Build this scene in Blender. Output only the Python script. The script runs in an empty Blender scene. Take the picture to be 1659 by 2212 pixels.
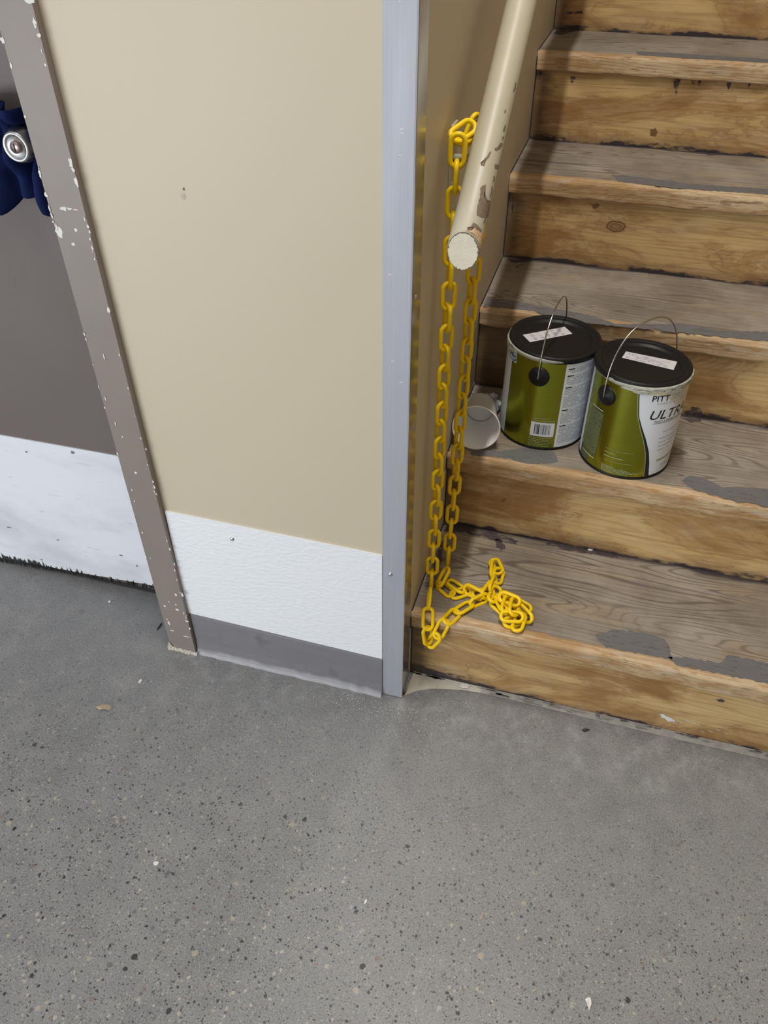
import bpy, bmesh, math, random
import numpy as np
from mathutils import Vector, Matrix

random.seed(7)
S = bpy.context.scene
COL = S.collection
# ---------------------------------------------------------------- camera
F_PX, PITCH, YAW, ROLL = 1752.46, 0.6971228, 0.2818894, 0.0015547
CAM = np.array([0.232938, -0.925754, 1.258020])
FW = np.array([-math.sin(YAW)*math.cos(PITCH), math.cos(YAW)*math.cos(PITCH), -math.sin(PITCH)])
_r0 = np.array([math.cos(YAW), math.sin(YAW), 0.0]); _u0 = np.cross(_r0, FW)
RT = math.cos(ROLL)*_r0 + math.sin(ROLL)*_u0
UP = -math.sin(ROLL)*_r0 + math.cos(ROLL)*_u0
cd = bpy.data.cameras.new('camera'); cam = bpy.data.objects.new('camera', cd); COL.objects.link(cam)
cd.sensor_fit = 'VERTICAL'; cd.sensor_height = 36.0; cd.lens = F_PX*36.0/2212.0
cd.clip_start = 0.02; cd.clip_end = 60
m = Matrix.Identity(4)
for i in range(3):
    m[i][0], m[i][1], m[i][2], m[i][3] = RT[i], UP[i], -FW[i], CAM[i]
cam.matrix_world = m
S.camera = cam
# ---------------------------------------------------------------- exposure, world, lights
S.view_settings.view_transform = 'Standard'; S.view_settings.look = 'None'
S.view_settings.exposure = 0.0; S.view_settings.gamma = 1.0
S.view_settings.use_curve_mapping = False
w = bpy.data.worlds.new('world'); S.world = w; w.use_nodes = True
bg = w.node_tree.nodes['Background']
bg.inputs[0].default_value = (0.90, 0.95, 1.0, 1); bg.inputs[1].default_value = 0.60

def area(name, loc, size, energy, color, aim=None):
    d = bpy.data.lights.new(name, 'AREA'); d.shape = 'RECTANGLE'; d.size, d.size_y = size
    d.energy = energy; d.color = color
    o = bpy.data.objects.new(name, d); COL.objects.link(o); o.location = loc
    if aim is not None:
        o.rotation_euler = (Vector(aim)-Vector(loc)).to_track_quat('-Z', 'Y').to_euler()
    return o
area('left_fill_light', (-1.55, -2.4, 0.50), (1.7, 1.0), 41.5, (0.91, 0.955, 1.0), (0.0, 0.0, 0.3))  # added broad fill from behind left of the camera; its source is unseen
area('corridor_light', (-0.8, -1.15, 2.68), (0.8, 0.8), 10, (0.95, 0.98, 1.0))
area('stair_tube_light', (0.092, -0.05, 2.68), (0.03, 1.2), 32, (1.0, 0.97, 0.92))

# ---------------------------------------------------------------- geometry helpers
def ray(x, y):
    return FW + RT*(x-829.5)/F_PX - UP*(y-1106)/F_PX
def onz(x, y, z):
    d = ray(x, y); return CAM + d*(z-CAM[2])/d[2]
def ony(x, y, Y):
    d = ray(x, y); return CAM + d*(Y-CAM[1])/d[1]
def onx(x, y, X):
    d = ray(x, y); return CAM + d*(X-CAM[0])/d[0]

class MB:
    """collects verts / faces / material indices, then becomes ONE mesh object"""
    def __init__(s): s.v = []; s.f = []; s.mi = []; s.sm = []
    def add(s, vs, fs, mi=0, smooth=False):
        n = len(s.v); s.v += [tuple(map(float, q)) for q in vs]
        for f in fs:
            s.f.append([n+i for i in f]); s.mi.append(mi); s.sm.append(smooth)
    def box(s, a, b, mi=0, bev=0.0, seg=2):
        bm = bmesh.new(); bmesh.ops.create_cube(bm, size=1)
        for q in bm.verts:
            q.co = Vector([(a[i]+b[i])/2 + q.co[i]*(b[i]-a[i]) for i in range(3)])
        if bev: bmesh.ops.bevel(bm, geom=bm.edges[:], offset=bev, segments=seg, affect='EDGES', profile=0.5)
        s.bm(bm, mi)
    def bm(s, bm, mi=0, smooth=False, M=None):
        bm.verts.index_update()
        s.add([(M @ q.co if M else q.co) for q in bm.verts], [[q.index for q in f.verts] for f in bm.faces], mi, smooth)
        bm.free()
    def lathe(s, prof, seg=48, c=(0, 0, 0), mi=0, smooth=True, M=None, closed=False):
        vs = []; fs = []; n = len(prof)
        for k in range(seg):
            t = 2*math.pi*k/seg
            for r, z in prof:
                q = Vector((r*math.cos(t), r*math.sin(t), z))
                if M: q = M @ q
                vs.append((q[0]+c[0], q[1]+c[1], q[2]+c[2]))
        for k in range(seg):
            k2 = (k+1) % seg
            for i in range(n if closed else n-1):
                j = (i+1) % n
                fs.append([k*n+i, k2*n+i, k2*n+j, k*n+j])
        s.add(vs, fs, mi, smooth)
    def tube(s, pts, rad, seg=10, mi=0, closed=False, caps=True):
        P = [Vector(p) for p in pts]; n = len(P); T = []
        for i in range(n):
            a = P[(i-1) % n] if (closed or i > 0) else P[i]
            b = P[(i+1) % n] if (closed or i < n-1) else P[i]
            T.append((b-a).normalized())
        nr = T[0].orthogonal().normalized(); vs = []; fs = []
        for i in range(n):
            nr = (nr - T[i]*nr.dot(T[i])).normalized(); bn = T[i].cross(nr)
            r = rad[i] if isinstance(rad, (list, tuple)) else rad
            for k in range(seg):
                t = 2*math.pi*k/seg
                vs.append(P[i] + nr*math.cos(t)*r + bn*math.sin(t)*r)
        for i in range(n if closed else n-1):
            j = (i+1) % n
            for k in range(seg):
                k2 = (k+1) % seg
                fs.append([i*seg+k, i*seg+k2, j*seg+k2, j*seg+k])
        if caps and not closed:
            fs.append(list(range(seg))[::-1]); fs.append([(n-1)*seg+k for k in range(seg)])
        s.add(vs, fs, mi, True)
    def prism_x(s, prof, x0, x1, mi=0, smooth=False):
        n = len(prof); vs = [(x0, y, z) for y, z in prof]+[(x1, y, z) for y, z in prof]
        fs = [[i, (i+1) % n, n+(i+1) % n, n+i] for i in range(n)]
        s.add(vs, fs, mi, smooth); s.add(vs, [list(range(n))[::-1], list(range(n, 2*n))], mi)
    def patch(s, pts, nrm, mi, jag=0.0, off=0.0004, seed=0, step=0.006, xmin=-9):
        """thin irregular flake lying on a flat surface"""
        rnd = random.Random(seed); P = [Vector(p) for p in pts]; out = []; N = Vector(nrm)
        for i in range(len(P)):
            a, b = P[i], P[(i+1) % len(P)]; L = (b-a).length; k = max(1, int(L/step))
            d = (b-a).normalized(); sd = N.cross(d)
            for j in range(k):
                q = a.lerp(b, j/k); q.x = max(q.x, xmin); out.append(q + sd*rnd.uniform(-jag, jag) + d*rnd.uniform(-jag, jag)*.5 + N*off)
        s.add(out, [list(range(len(out)))], mi)
    def blob(s, c, ax, az, rx, rz, mi, seed=0, n=14, jag=.25, off=0.0004):
        rnd = random.Random(seed); c = Vector(c); ax = Vector(ax); az = Vector(az); N = ax.cross(az)
        if N.dot(Vector(CAM)-c) < 0: N = -N
        pts = []
        for k in range(n):
            t = 2*math.pi*k/n; q = 1+rnd.uniform(-jag, jag)
            pts.append(c+ax*math.cos(t)*rx*q+az*math.sin(t)*rz*q+N*off)
        s.add(pts, [list(range(n))], mi)
    def build(s, name, mats, parent=None, loc=(0, 0, 0), rot=None, label=None):
        me = bpy.data.meshes.new(name); me.from_pydata(s.v, [], s.f)
        for q in (mats if isinstance(mats, (list, tuple)) else [mats]): me.materials.append(q)
        for p, mi, sm in zip(me.polygons, s.mi, s.sm): p.material_index = mi; p.use_smooth = sm
        bm = bmesh.new(); bm.from_mesh(me); bmesh.ops.recalc_face_normals(bm, faces=bm.faces[:]); bm.to_mesh(me); bm.free()
        me.update()
        o = bpy.data.objects.new(name, me); COL.objects.link(o); o.location = loc
        if rot: o.rotation_euler = rot
        if parent: o.parent = parent
        if label: o['label'] = label
        return o
def tag(o, label=None, cat=None, group=None, kind=None):
    if label: o['label'] = label
    if cat: o['category'] = cat
    if group: o['group'] = group
    if kind: o['kind'] = kind
    return o
def empty(name, loc=(0, 0, 0)):
    o = bpy.data.objects.new(name, None); COL.objects.link(o); o.location = loc; o.empty_display_size = .05; return o

# ---------------------------------------------------------------- material helpers
class NT:
    def __init__(s, name):
        s.m = bpy.data.materials.new(name); s.m.use_nodes = True; s.t = s.m.node_tree
        s.b = s.t.nodes['Principled BSDF']
    def n(s, typ, **kw):
        q = s.t.nodes.new(typ)
        for k, v in kw.items(): setattr(q, k, v)
        return q
    def l(s, a, b): s.t.links.new(a, b)
    def put(s, sock, v):
        if hasattr(v, 'is_linked') or isinstance(v, bpy.types.NodeSocket): s.l(v, sock)
        else: sock.default_value = v
    def pos(s): return s.n('ShaderNodeNewGeometry').outputs['Position']
    def obj(s): return s.n('ShaderNodeTexCoord').outputs['Object']
    def mapv(s, v, scale=(1, 1, 1), loc=(0, 0, 0)):
        q = s.n('ShaderNodeMapping'); s.l(v, q.inputs[0]); q.inputs['Scale'].default_value = scale; q.inputs['Location'].default_value = loc
        return q.outputs[0]
    def noise(s, v, scale=5, detail=3, rough=.5, dist=0.0, color=False):
        q = s.n('ShaderNodeTexNoise'); s.l(v, q.inputs['Vector']); q.inputs['Scale'].default_value = scale
        q.inputs['Detail'].default_value = detail; q.inputs['Roughness'].default_value = rough; q.inputs['Distortion'].default_value = dist
        return q.outputs['Color' if color else 'Fac']
    def math(s, op, a, b=0.0, c=None, clamp=False):
        q = s.n('ShaderNodeMath', operation=op, use_clamp=clamp); s.put(q.inputs[0], a); s.put(q.inputs[1], b)
        if c is not None: s.put(q.inputs[2], c)
        return q.outputs[0]
    def step(s, v, a, b, x=0.0, y=1.0):
        q = s.n('ShaderNodeMapRange', interpolation_type='SMOOTHSTEP'); s.put(q.inputs[0], v)
        q.inputs[1].default_value = a; q.inputs[2].default_value = b; q.inputs[3].default_value = x; q.inputs[4].default_value = y
        return q.outputs[0]
    def mix(s, f, a, b, mode='MIX'):
        q = s.n('ShaderNodeMix', data_type='RGBA', blend_type=mode)
        s.put(q.inputs[0], f)
        for k, v in ((6, a), (7, b)):
            if isinstance(v, tuple): v = v if len(v) == 4 else (*v, 1)
            s.put(q.inputs[k], v)
        return q.outputs[2]
    def sep(s, v):
        q = s.n('ShaderNodeSeparateXYZ'); s.l(v, q.inputs[0]); return q.outputs
    def bump(s, h, strength=.3, dist=.001):
        q = s.n('ShaderNodeBump'); q.inputs['Strength'].default_value = strength; q.inputs['Distance'].default_value = dist
        s.l(h, q.inputs['Height']); s.l(q.outputs[0], s.b.inputs['Normal'])
    def out(s, col=None, rough=.5, metal=0.0, spec=None):
        if col is not None: s.put(s.b.inputs['Base Color'], (*col, 1) if isinstance(col, tuple) and len(col) == 3 else col)
        s.put(s.b.inputs['Roughness'], rough); s.put(s.b.inputs['Metallic'], metal)
        if spec is not None: s.b.inputs['Specular IOR Level'].default_value = spec
        return s.m
def srgb(r, g, b):
    f = lambda c: (c/255/12.92) if c/255 <= .04045 else ((c/255+.055)/1.055)**2.4
    return (f(r), f(g), f(b))
def simple(name, col, rough=.5, metal=0.0, spec=None, nscale=0, namp=.15, bump=0, bscale=300):
    t = NT(name); c = col
    if nscale:
        f = t.noise(t.pos(), nscale, 4)
        c = t.mix(f, tuple(x*(1-namp) for x in col), tuple(min(1, x*(1+namp)) for x in col))
    if bump: t.bump(t.noise(t.pos(), bscale, 2), bump, .001)
    return t.out(c, rough, metal, spec)

# --- materials
def mat_floor():
    t = NT('polished_concrete'); p = t.pos()
    warp = t.noise(p, 130, 3, color=True)
    q = t.n('ShaderNodeVectorMath', operation='MULTIPLY_ADD'); t.l(warp, q.inputs[0]); q.inputs[1].default_value = (.007,)*3; t.l(p, q.inputs[2]); pw = q.outputs[0]
    big = t.noise(p, 2.2, 4, .6); mid = t.noise(p, 22, 4, .6); fine = t.noise(p, 420, 2, .6)
    col = t.mix(t.step(big, .3, .7), (.182, .182, .188), (.242, .241, .246))
    col = t.mix(t.step(t.sep(p)[1], -.30, -.02, 0, .35), col, (.150, .150, .156))  # darker grey by the wall, also standing in for the door's shadow
    col = t.mix(t.math('MULTIPLY', t.step(mid, .35, .75), .4), col, (.30, .292, .28))
    col = t.mix(t.math('MULTIPLY', t.step(fine, .48, .70), .4), col, (.40, .41, .39))
    col = t.mix(t.math('MULTIPLY', t.step(fine, .46, .30), .5), col, (.10, .095, .09))
    yy = t.math('ADD', t.sep(p)[1], t.math('MULTIPLY', t.math('SUBTRACT', t.noise(p, 3.5, 3), .5), .25))
    expo = t.step(yy, -.02, -.42, .22, 1.0)
    def agg(scale, specs, seedloc, ex):
        nonlocal col
        v = t.n('ShaderNodeTexVoronoi'); v.inputs['Scale'].default_value = scale; t.l(t.mapv(pw, (1, 1, .0), seedloc), v.inputs['Vector'])
        d = v.outputs['Distance']; r = t.sep(v.outputs['Color'])
        for lo, hi, rad, c, amt in specs:
            pick = t.math('MULTIPLY', t.math('GREATER_THAN', r[0], lo), t.math('LESS_THAN', r[0], hi))
            rr = t.math('MULTIPLY_ADD', r[1], rad*.6, rad*.4)
            ins = t.step(t.math('SUBTRACT', d, rr), .05, -.05)
            col = t.mix(t.math('MULTIPLY', t.math('MULTIPLY', pick, ins), t.math('MULTIPLY', ex, amt)), col, c)
    agg(420, [(0, .20, .44, (.045, .043, .044), .8), (.20, .36, .44, (.40, .385, .35), .65)], (3.1, 1.7, 0), t.math('MULTIPLY_ADD', expo, .6, .4))
    agg(230, [(0, .16, .40, (.030, .030, .032), .9), (.16, .27, .42, (.43, .40, .34), .65), (.27, .36, .42, (.12, .105, .095), .75)], (1.1, 5.2, 0), expo)
    agg(130, [(0, .15, .36, (.022, .022, .028), .92), (.15, .25, .38, (.46, .42, .34), .7), (.25, .28, .36, (.20, .12, .095), .6), (.28, .38, .36, (.105, .105, .11), .75)], (7.7, 2.1, 0), expo)
    agg(62, [(0, .055, .28, (.016, .016, .022), .95), (.055, .12, .30, (.44, .38, .28), .65), (.12, .15, .28, (.20, .115, .085), .6), (.15, .21, .28, (.10, .10, .11), .7)], (2.7, 9.1, 0), expo)
    agg(24, [(0, .020, .20, (.012, .012, .016), .95), (.03, .05, .20, (.40, .34, .25), .55), (.05, .07, .2, (.19, .12, .10), .5)], (5.7, 3.3, 0), expo)
    # plaster dust swept against the wall base
    xyz = t.sep(p)
    dd = t.math('ADD', xyz[1], t.math('MULTIPLY', t.math('SUBTRACT', t.noise(p, 9, 4), .5), .22))
    dm = t.math('MULTIPLY', t.math('MULTIPLY', t.step(xyz[0], -.50, -.40), t.step(dd, -.13, -.005)), t.step(t.noise(p, 26, 5, .65), .45, .75))
    col = t.mix(t.math('MULTIPLY', dm, .45), col, (.42, .43, .45))
    t.bump(fine, .08, .0006)
    return t.out(col, t.step(mid, .2, .8, .36, .55), 0, .45)

def mat_wood_tread():
    t = NT('worn_tread_wood'); p = t.pos(); o = t.sep(t.obj()); yl = o[1]; zl = o[2]
    g = t.noise(t.mapv(p, (.9, 7.5, 7.5)), 1.0, 2, .45, .3)
    ring = t.math('SINE', t.math('MULTIPLY', g, 300.0))
    lines = t.step(ring, .45, 1.0)
    streak = t.noise(t.mapv(p, (5, 330, 330)), 1.0, 3, .6)
    bl = t.noise(p, 7, 4, .6); bl2 = t.noise(t.mapv(p, (6, 18, 18)), 1.0, 4, .6)
    wear = t.step(t.noise(t.mapv(p, (2.2, 3.5, 1.9)), 1.0, 3), .40, .60)
    col = t.mix(t.step(bl, .32, .68), (.215, .178, .142), (.345, .30, .250))
    col = t.mix(t.math('MULTIPLY', t.step(bl2, .52, .75), .55), col, (.40, .29, .17))
    col = t.mix(t.math('MULTIPLY', t.math('MULTIPLY', lines, wear), .66), col, (.085, .062, .048))
    col = t.mix(t.math('MULTIPLY', t.step(streak, .46, .74), .52), col, (.12, .092, .07))
    col = t.mix(t.math('MULTIPLY', t.step(streak, .46, .2), .30), col, (.46, .39, .32))
    # bare golden wood along the nosing
    nz = t.noise(t.mapv(p, (14, 60, 60)), 1.0, 4, .6)
    e = t.math('ADD', yl, t.math('MULTIPLY', t.math('SUBTRACT', nz, .5), .030))
    raw = t.step(e, .022, .014)
    gold = t.mix(t.step(bl2, .35, .65), (.42, .275, .135), (.57, .435, .28))
    gold = t.mix(t.math('MULTIPLY', t.step(streak, .44, .66), .6), gold, (.27, .135, .05))
    gold = t.mix(t.math('MULTIPLY', t.step(nz, .54, .70), .5), gold, (.52, .44, .36))
    n3 = t.noise(t.mapv(p, (22, 110, 110), (5, 0, 2)), 1.0, 4, .65)
    gold = t.mix(t.math('MULTIPLY', t.step(n3, .55, .64), .55), gold, (.36, .165, .05))
    gold = t.mix(t.math('MULTIPLY', t.step(n3, .40, .34), .6), gold, (.20, .12, .065))
    col = t.mix(raw, col, gold)
    # grime at the back and the wall end
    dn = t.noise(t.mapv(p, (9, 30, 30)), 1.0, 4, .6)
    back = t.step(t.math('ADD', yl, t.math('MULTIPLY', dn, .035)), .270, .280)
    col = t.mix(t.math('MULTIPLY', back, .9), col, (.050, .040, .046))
    t.bump(t.math('ADD', t.math('MULTIPLY', lines, -.6), streak), .35, .0012)
    return t.out(col, .72, 0, .25)

def mat_wood_riser(name='stained_riser_wood', endw=.05, lowamp=.05, lown=.0):
    t = NT(name); p = t.pos(); o = t.sep(t.obj()); zl = o[2]; xl = o[0]
    g = t.noise(t.mapv(p, (.8, 8, 8)), 1.0, 2, .45, .4)
    ring = t.step(t.math('SINE', t.math('MULTIPLY', g, 130.0)), .5, 1.0)
    streak = t.noise(t.mapv(p, (4, 260, 260)), 1.0, 3, .6)
    bl = t.noise(t.mapv(p, (3.2, 9, 9)), 1.0, 5, .62, .8); b2 = t.noise(t.mapv(p, (9, 26, 26)), 1.0, 4, .6)
    col = t.mix(t.step(bl, .36, .64), (.355, .200, .072), (.63, .44, .20))
    col = t.mix(t.math('MULTIPLY', t.step(b2, .50, .66), .45), col, (.60, .46, .27))
    col = t.mix(t.math('MULTIPLY', t.step(bl, .46, .40), .45), col, (.30, .145, .05))
    edge = t.math('MULTIPLY', t.step(bl, .485, .50), t.step(bl, .515, .50))
    col = t.mix(t.math('MULTIPLY', edge, .34), col, (.20, .095, .04))
    col = t.mix(t.math('MULTIPLY', ring, .22), col, (.20, .10, .04))
    col = t.mix(t.math('MULTIPLY', t.step(streak, .47, .75), .50), col, (.24, .12, .045))
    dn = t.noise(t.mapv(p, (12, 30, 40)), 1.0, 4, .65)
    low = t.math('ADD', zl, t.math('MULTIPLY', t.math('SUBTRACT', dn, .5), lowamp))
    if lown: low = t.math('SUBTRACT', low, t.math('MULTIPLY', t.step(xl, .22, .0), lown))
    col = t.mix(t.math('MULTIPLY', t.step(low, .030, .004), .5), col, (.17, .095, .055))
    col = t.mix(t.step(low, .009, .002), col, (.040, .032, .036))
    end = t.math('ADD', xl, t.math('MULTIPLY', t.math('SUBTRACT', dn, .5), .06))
    col = t.mix(t.math('MULTIPLY', t.step(end, endw, .2*endw), .72), col, (.085, .058, .040))  # corner dirt at the wall end; a wide endw paints shadow in there
    t.bump(streak, .18, .0008)
    return t.out(col, .55, 0, .35)

def mat_alu(name='brushed_aluminium', metal=.30, r0=.48, r1=.58):
    t = NT(name); p = t.pos()
    st = t.noise(t.mapv(p, (500, 500, 3)), 1.0, 3, .6); bl = t.noise(t.mapv(p, (30, 30, 4)), 1.0, 3)
    col = t.mix(st, (.37, .38, .425), (.44, .45, .50))
    t.bump(st, .03, .0003)
    return t.out(col, t.step(bl, .3, .7, r0, r1), metal)

def mat_panel(name='frp_panel', col=(.80, .82, .85), dirty=False):
    t = NT(name); p = t.pos(); c = col
    if dirty:
        f = t.noise(t.mapv(p, (3, 3, 7)), 1.0, 5, .62)
        c = t.mix(t.math('MULTIPLY', t.step(f, .44, .70), .60), (*col, 1), (.47, .47, .51))
        s = t.noise(t.mapv(p, (14, 14, 150)), 1.0, 3, .6)
        c = t.mix(t.math('MULTIPLY', t.step(s, .66, .74), .5), c, (.28, .28, .30))
        xyz = t.sep(p)
        b = t.math('ADD', xyz[2], t.math('MULTIPLY', t.noise(t.mapv(p, (160, 1, 20)), 1.0, 3), -.05))
        c = t.mix(t.step(b, .002, -.004), c, (.03, .03, .03))
        t.bump(t.noise(p, 120, 2), .06, .001)
    else:
        v = t.n('ShaderNodeTexVoronoi', feature='SMOOTH_F1'); v.inputs['Scale'].default_value = 150
        t.l(t.mapv(p, (.75, 1, 1.25)), v.inputs['Vector']); t.bump(v.outputs['Distance'], .5, .0014)
    return t.out(c, .42, 0, .4)

def mat_wall():
    t = NT('beige_wall_paint'); p = t.pos()
    f = t.noise(p, 1.6, 3); c = t.mix(f, (.535, .465, .350), (.585, .510, .385))
    t.bump(t.noise(p, 260, 3, .6), .10, .001)
    return t.out(c, .48, 0, .35)

def mat_chain():
    t = NT('yellow_chain_plastic'); f = t.noise(t.pos(), 55, 2)
    c = t.mix(f, (.80, .53, .003), (.88, .60, .005))
    return t.out(c, .36, 0, .32)

M = dict(
    floor=mat_floor(), tread=mat_wood_tread(), riser=mat_wood_riser(), riserfoot=mat_wood_riser('grimy_bottom_riser_wood', .05, .075, .022), risershade=mat_wood_riser('shade_painted_riser_wood', .15, .05), alu=mat_alu(), aluside=mat_alu('polished_aluminium_flange', .75, .14, .20), frp=mat_panel(),  # the wide-ended riser has rail, wall and can shadow painted into its wood
    kick=mat_panel('scuffed_kick_plate', (.74, .755, .80), True), wall=mat_wall(), chain=mat_chain(),
    base=None, ceiling=simple('ceiling_white', (.75, .75, .73), .8),
    frame=simple('taupe_frame_paint', (.235, .200, .178), .42, 0, .4, 12, .10), door=simple('taupe_door_paint', (.150, .124, .114), .5, 0, .35, 4, .12),
    chip=simple('bare_white_chip', (.72, .70, .66), .7, 0, .3, 200, .15), steel=simple('screw_steel', (.62, .63, .66), .25, 1.0),
    rail=simple('cream_rail_paint', (.41, .37, .275), .42, 0, .4, 25, .06, .12, 220), railend=simple('cream_rail_end', (.68, .63, .50), .55, 0, .3, 90, .10, .4, 260),
    peel=simple('peeled_brown', (.17, .125, .085), .7, 0, .3, 150, .4), peelwood=simple('peeled_bare_wood', (.52, .34, .20), .7, 0, .3, 120, .3),
    slate=None, grime=None,
    knot=simple('wood_knot', (.205, .105, .045), .6, 0, .3, 120, .3), knotcore=simple('wood_knot_core', (.33, .20, .092), .6, 0, .3, 90, .3),
    caulk=simple('painted_caulk', (.46, .43, .36), .6, 0, .3, 45, .22, .2, 150), dirtcaulk=simple('dirty_caulk', (.30, .285, .26), .8, 0, .2, 60, .4, .3, 150),
    black=simple('black_plastic', (.009, .0085, .009), .45, 0, .28), wire=simple('bail_wire', (.55, .54, .50), .28, 1.0),
    green=None, white=simple('label_white', (.70, .73, .78), .38, 0, .45), ink=simple('label_ink', (.012, .012, .016), .45, 0, .4),
    greyink=simple('label_grey_ink', (.36, .385, .44), .5, 0, .3), palegreen=simple('label_pale_green', (.31, .335, .16), .5, 0, .3),
    blueink=simple('label_blue_ink', (.02, .06, .30), .5, 0, .3), darkgreen=simple('label_dark_green', (.075, .088, .035), .4, 0, .4),
    can=simple('can_tinplate', (.50, .50, .47), .35, .9), cream=simple('spilled_cream_paint', (.60, .545, .40), .5, 0, .4, 70, .12, .3, 150),
    oldpaint=simple('dried_rim_paint', (.40, .40, .34), .6, 0, .3, 150, .35, .5, 300), sticker=simple('paper_sticker', (.60, .58, .60), .7, 0, .2),
    cup=simple('paper_cup', (.84, .83, .82), .5, 0, .35), tissue=simple('white_tissue', (.70, .70, .73), .9, 0, .1),
    cloth=None, leaf=simple('dry_leaf', (.38, .31, .22), .8, 0, .2, 120, .35), scuff=simple('dark_scuff_mark', (.16, .16, .18), .7), scrap=simple('dark_scrap', (.03, .03, .03), .8),
    lever=simple('satin_knob_steel', (.46, .455, .45), .33, 1.0), brass=simple('keyhole_core', (.35, .27, .25), .35, 1.0),
)
def mat_base():
    t = NT('grey_vinyl_base'); p = t.pos(); f = t.noise(t.mapv(p, (6, 6, 40)), 1.0, 4, .6); g = t.noise(t.mapv(p, (20, 20, 20)), 1.0, 4, .6)
    c = t.mix(f, (.165, .160, .175), (.225, .220, .235)); c = t.mix(t.math('MULTIPLY', t.step(g, .58, .72), .5), c, (.13, .125, .135))
    z = t.math('ADD', t.sep(p)[2], t.math('MULTIPLY', g, -.03))
    c = t.mix(t.step(z, .004, -.008, 0, .55), c, (.42, .42, .44))
    return t.out(c, .5, 0, .4)
M['base'] = mat_base()
def mat_slate():
    t = NT('old_grey_tread_paint'); p = t.pos(); f = t.noise(p, 40, 4); c = t.mix(f, (.130, .126, .128), (.175, .170, .170))
    n = t.noise(t.mapv(p, (30, 150, 150)), 1.0, 5, .7); t.l(t.step(n, .28, .46), t.b.inputs['Alpha']); t.bump(f, .2, .0005)
    return t.out(c, .6, 0, .3)
M['slate'] = mat_slate()
def mat_stain():
    t = NT('dark_wood_stain'); p = t.pos(); f = t.noise(t.mapv(p, (25, 60, 40)), 1.0, 4, .6); c = t.mix(f, (.05, .032, .022), (.14, .085, .05))
    t.l(t.step(t.noise(t.mapv(p, (14, 40, 30)), 1.0, 4, .6), .28, .62, .35, .9), t.b.inputs['Alpha'])
    return t.out(c, .8, 0, .15)
M['stain'] = mat_stain()
def mat_grime():
    t = NT('dark_grime_film'); p = t.pos()
    f = t.noise(t.mapv(p, (45, 75, 75)), 1.0, 5, .7); c = t.mix(f, (.055, .044, .050), (.13, .105, .118))
    t.l(t.step(t.noise(t.mapv(p, (38, 90, 90), (3, 1, 2)), 1.0, 5, .7), .33, .62), t.b.inputs['Alpha'])
    return t.out(c, .9, 0, .1)
M['grime'] = mat_grime(); M['dark'] = simple('black_bristle', (.02, .018, .018), .9)
def mat_green():
    t = NT('metallic_green_label'); f = t.noise(t.mapv(t.pos(), (1, 1, 260)), 1.0, 2)
    c = t.mix(f, (.30, .325, .030), (.36, .385, .042))
    return t.out(c, .23, .95, .5)
M['green'] = mat_green()
def mat_cloth():
    t = NT('navy_cloth'); f = t.noise(t.pos(), 22, 3)
    c = t.mix(f, (.004, .006, .022), (.014, .026, .115)); t.bump(t.noise(t.pos(), 900, 2), .2, .0005)
    return t.out(c, .9, 0, .1)
M['cloth'] = mat_cloth()

# ================================================================= SETTING
R, RUN, OVER, TH, Y1 = 0.18, 0.25116, 0.01195, 0.03724, 0.06318
GW, GS, GT = 0.0376, 0.042, 0.0016
def lean(z): return -0.4175-0.0233*z          # right edge of the door frame where it meets the wall
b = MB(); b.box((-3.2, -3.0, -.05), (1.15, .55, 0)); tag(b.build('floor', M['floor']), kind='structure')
b = MB(); b.box((-3.2, -3.0, 2.75), (1.35, 3.2, 2.80)); tag(b.build('ceiling', M['ceiling']), kind='structure')
DX0, DX1, DH = -1.45, -0.47, 2.06
b = MB()
b.box((DX1, 0, 0), (-.001, .16, 2.75)); b.box((-3.2, 0, 0), (DX0, .16, 2.75)); b.box((DX0, 0, DH), (DX1, .16, 2.75))
c = ony(397, 408, 0); b.blob(c, (1, 0, 0), (0, 0, 1), .0015, .0018, 1, 3); b.blob(ony(397, 424, 0), (1, 0, 0), (0, 0, 1), .003, .004, 2, 4)
tag(b.build('wall_front', [M['wall'], M['knot'], M['rail']]), kind='structure')
b = MB(); b.box((-.14, .161, 0), (-.0002, 3.2, 2.75)); b.box((-.02, .001, 0), (0, .20, 2.75)); tag(b.build('wall_left', M['wall']), kind='structure')
b = MB(); b.box((1.15, -3.0, 0), (1.25, 3.2, 2.75)); tag(b.build('wall_right', simple('unseen_wall_brown', (.30, .225, .13), .6)), kind='structure')  # unseen stair wall; its place and brown tone are set to dim the stairs
b = MB(); b.box((-.14, 3.2, 0), (1.45, 3.3, 2.75)); tag(b.build('wall_back', M['wall']), kind='structure')

# vinyl cove base and white wainscot panel on the front wall
xa = lean(.1)
b = MB(); n = 24; prof = [(0, 1), (-.0035, 1), (-.0045, .94), (-.0045, .30), (-.0055, .12), (-.0075, .05), (-.0115, .0), (0, 0)]
vs = []; fs = []
for i in range(n+1):
    x = xa+(-GW-xa)*i/n; h = .1093+(.1031-.1093)*i/n; wob = random.uniform(-.0012, .0012)
    for y, z in prof: vs.append((x, y+(wob if z < .2 and y < 0 else 0), z*h))
k = len(prof)
for i in range(n):
    for j in range(k): fs.append([i*k+j, (i+1)*k+j, (i+1)*k+(j+1) % k, i*k+(j+1) % k])
fs += [list(range(k))[::-1], [n*k+j for j in range(k)]]
b.add(vs, fs); tag(b.build('baseboard_front', M['base']), kind='structure')

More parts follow.
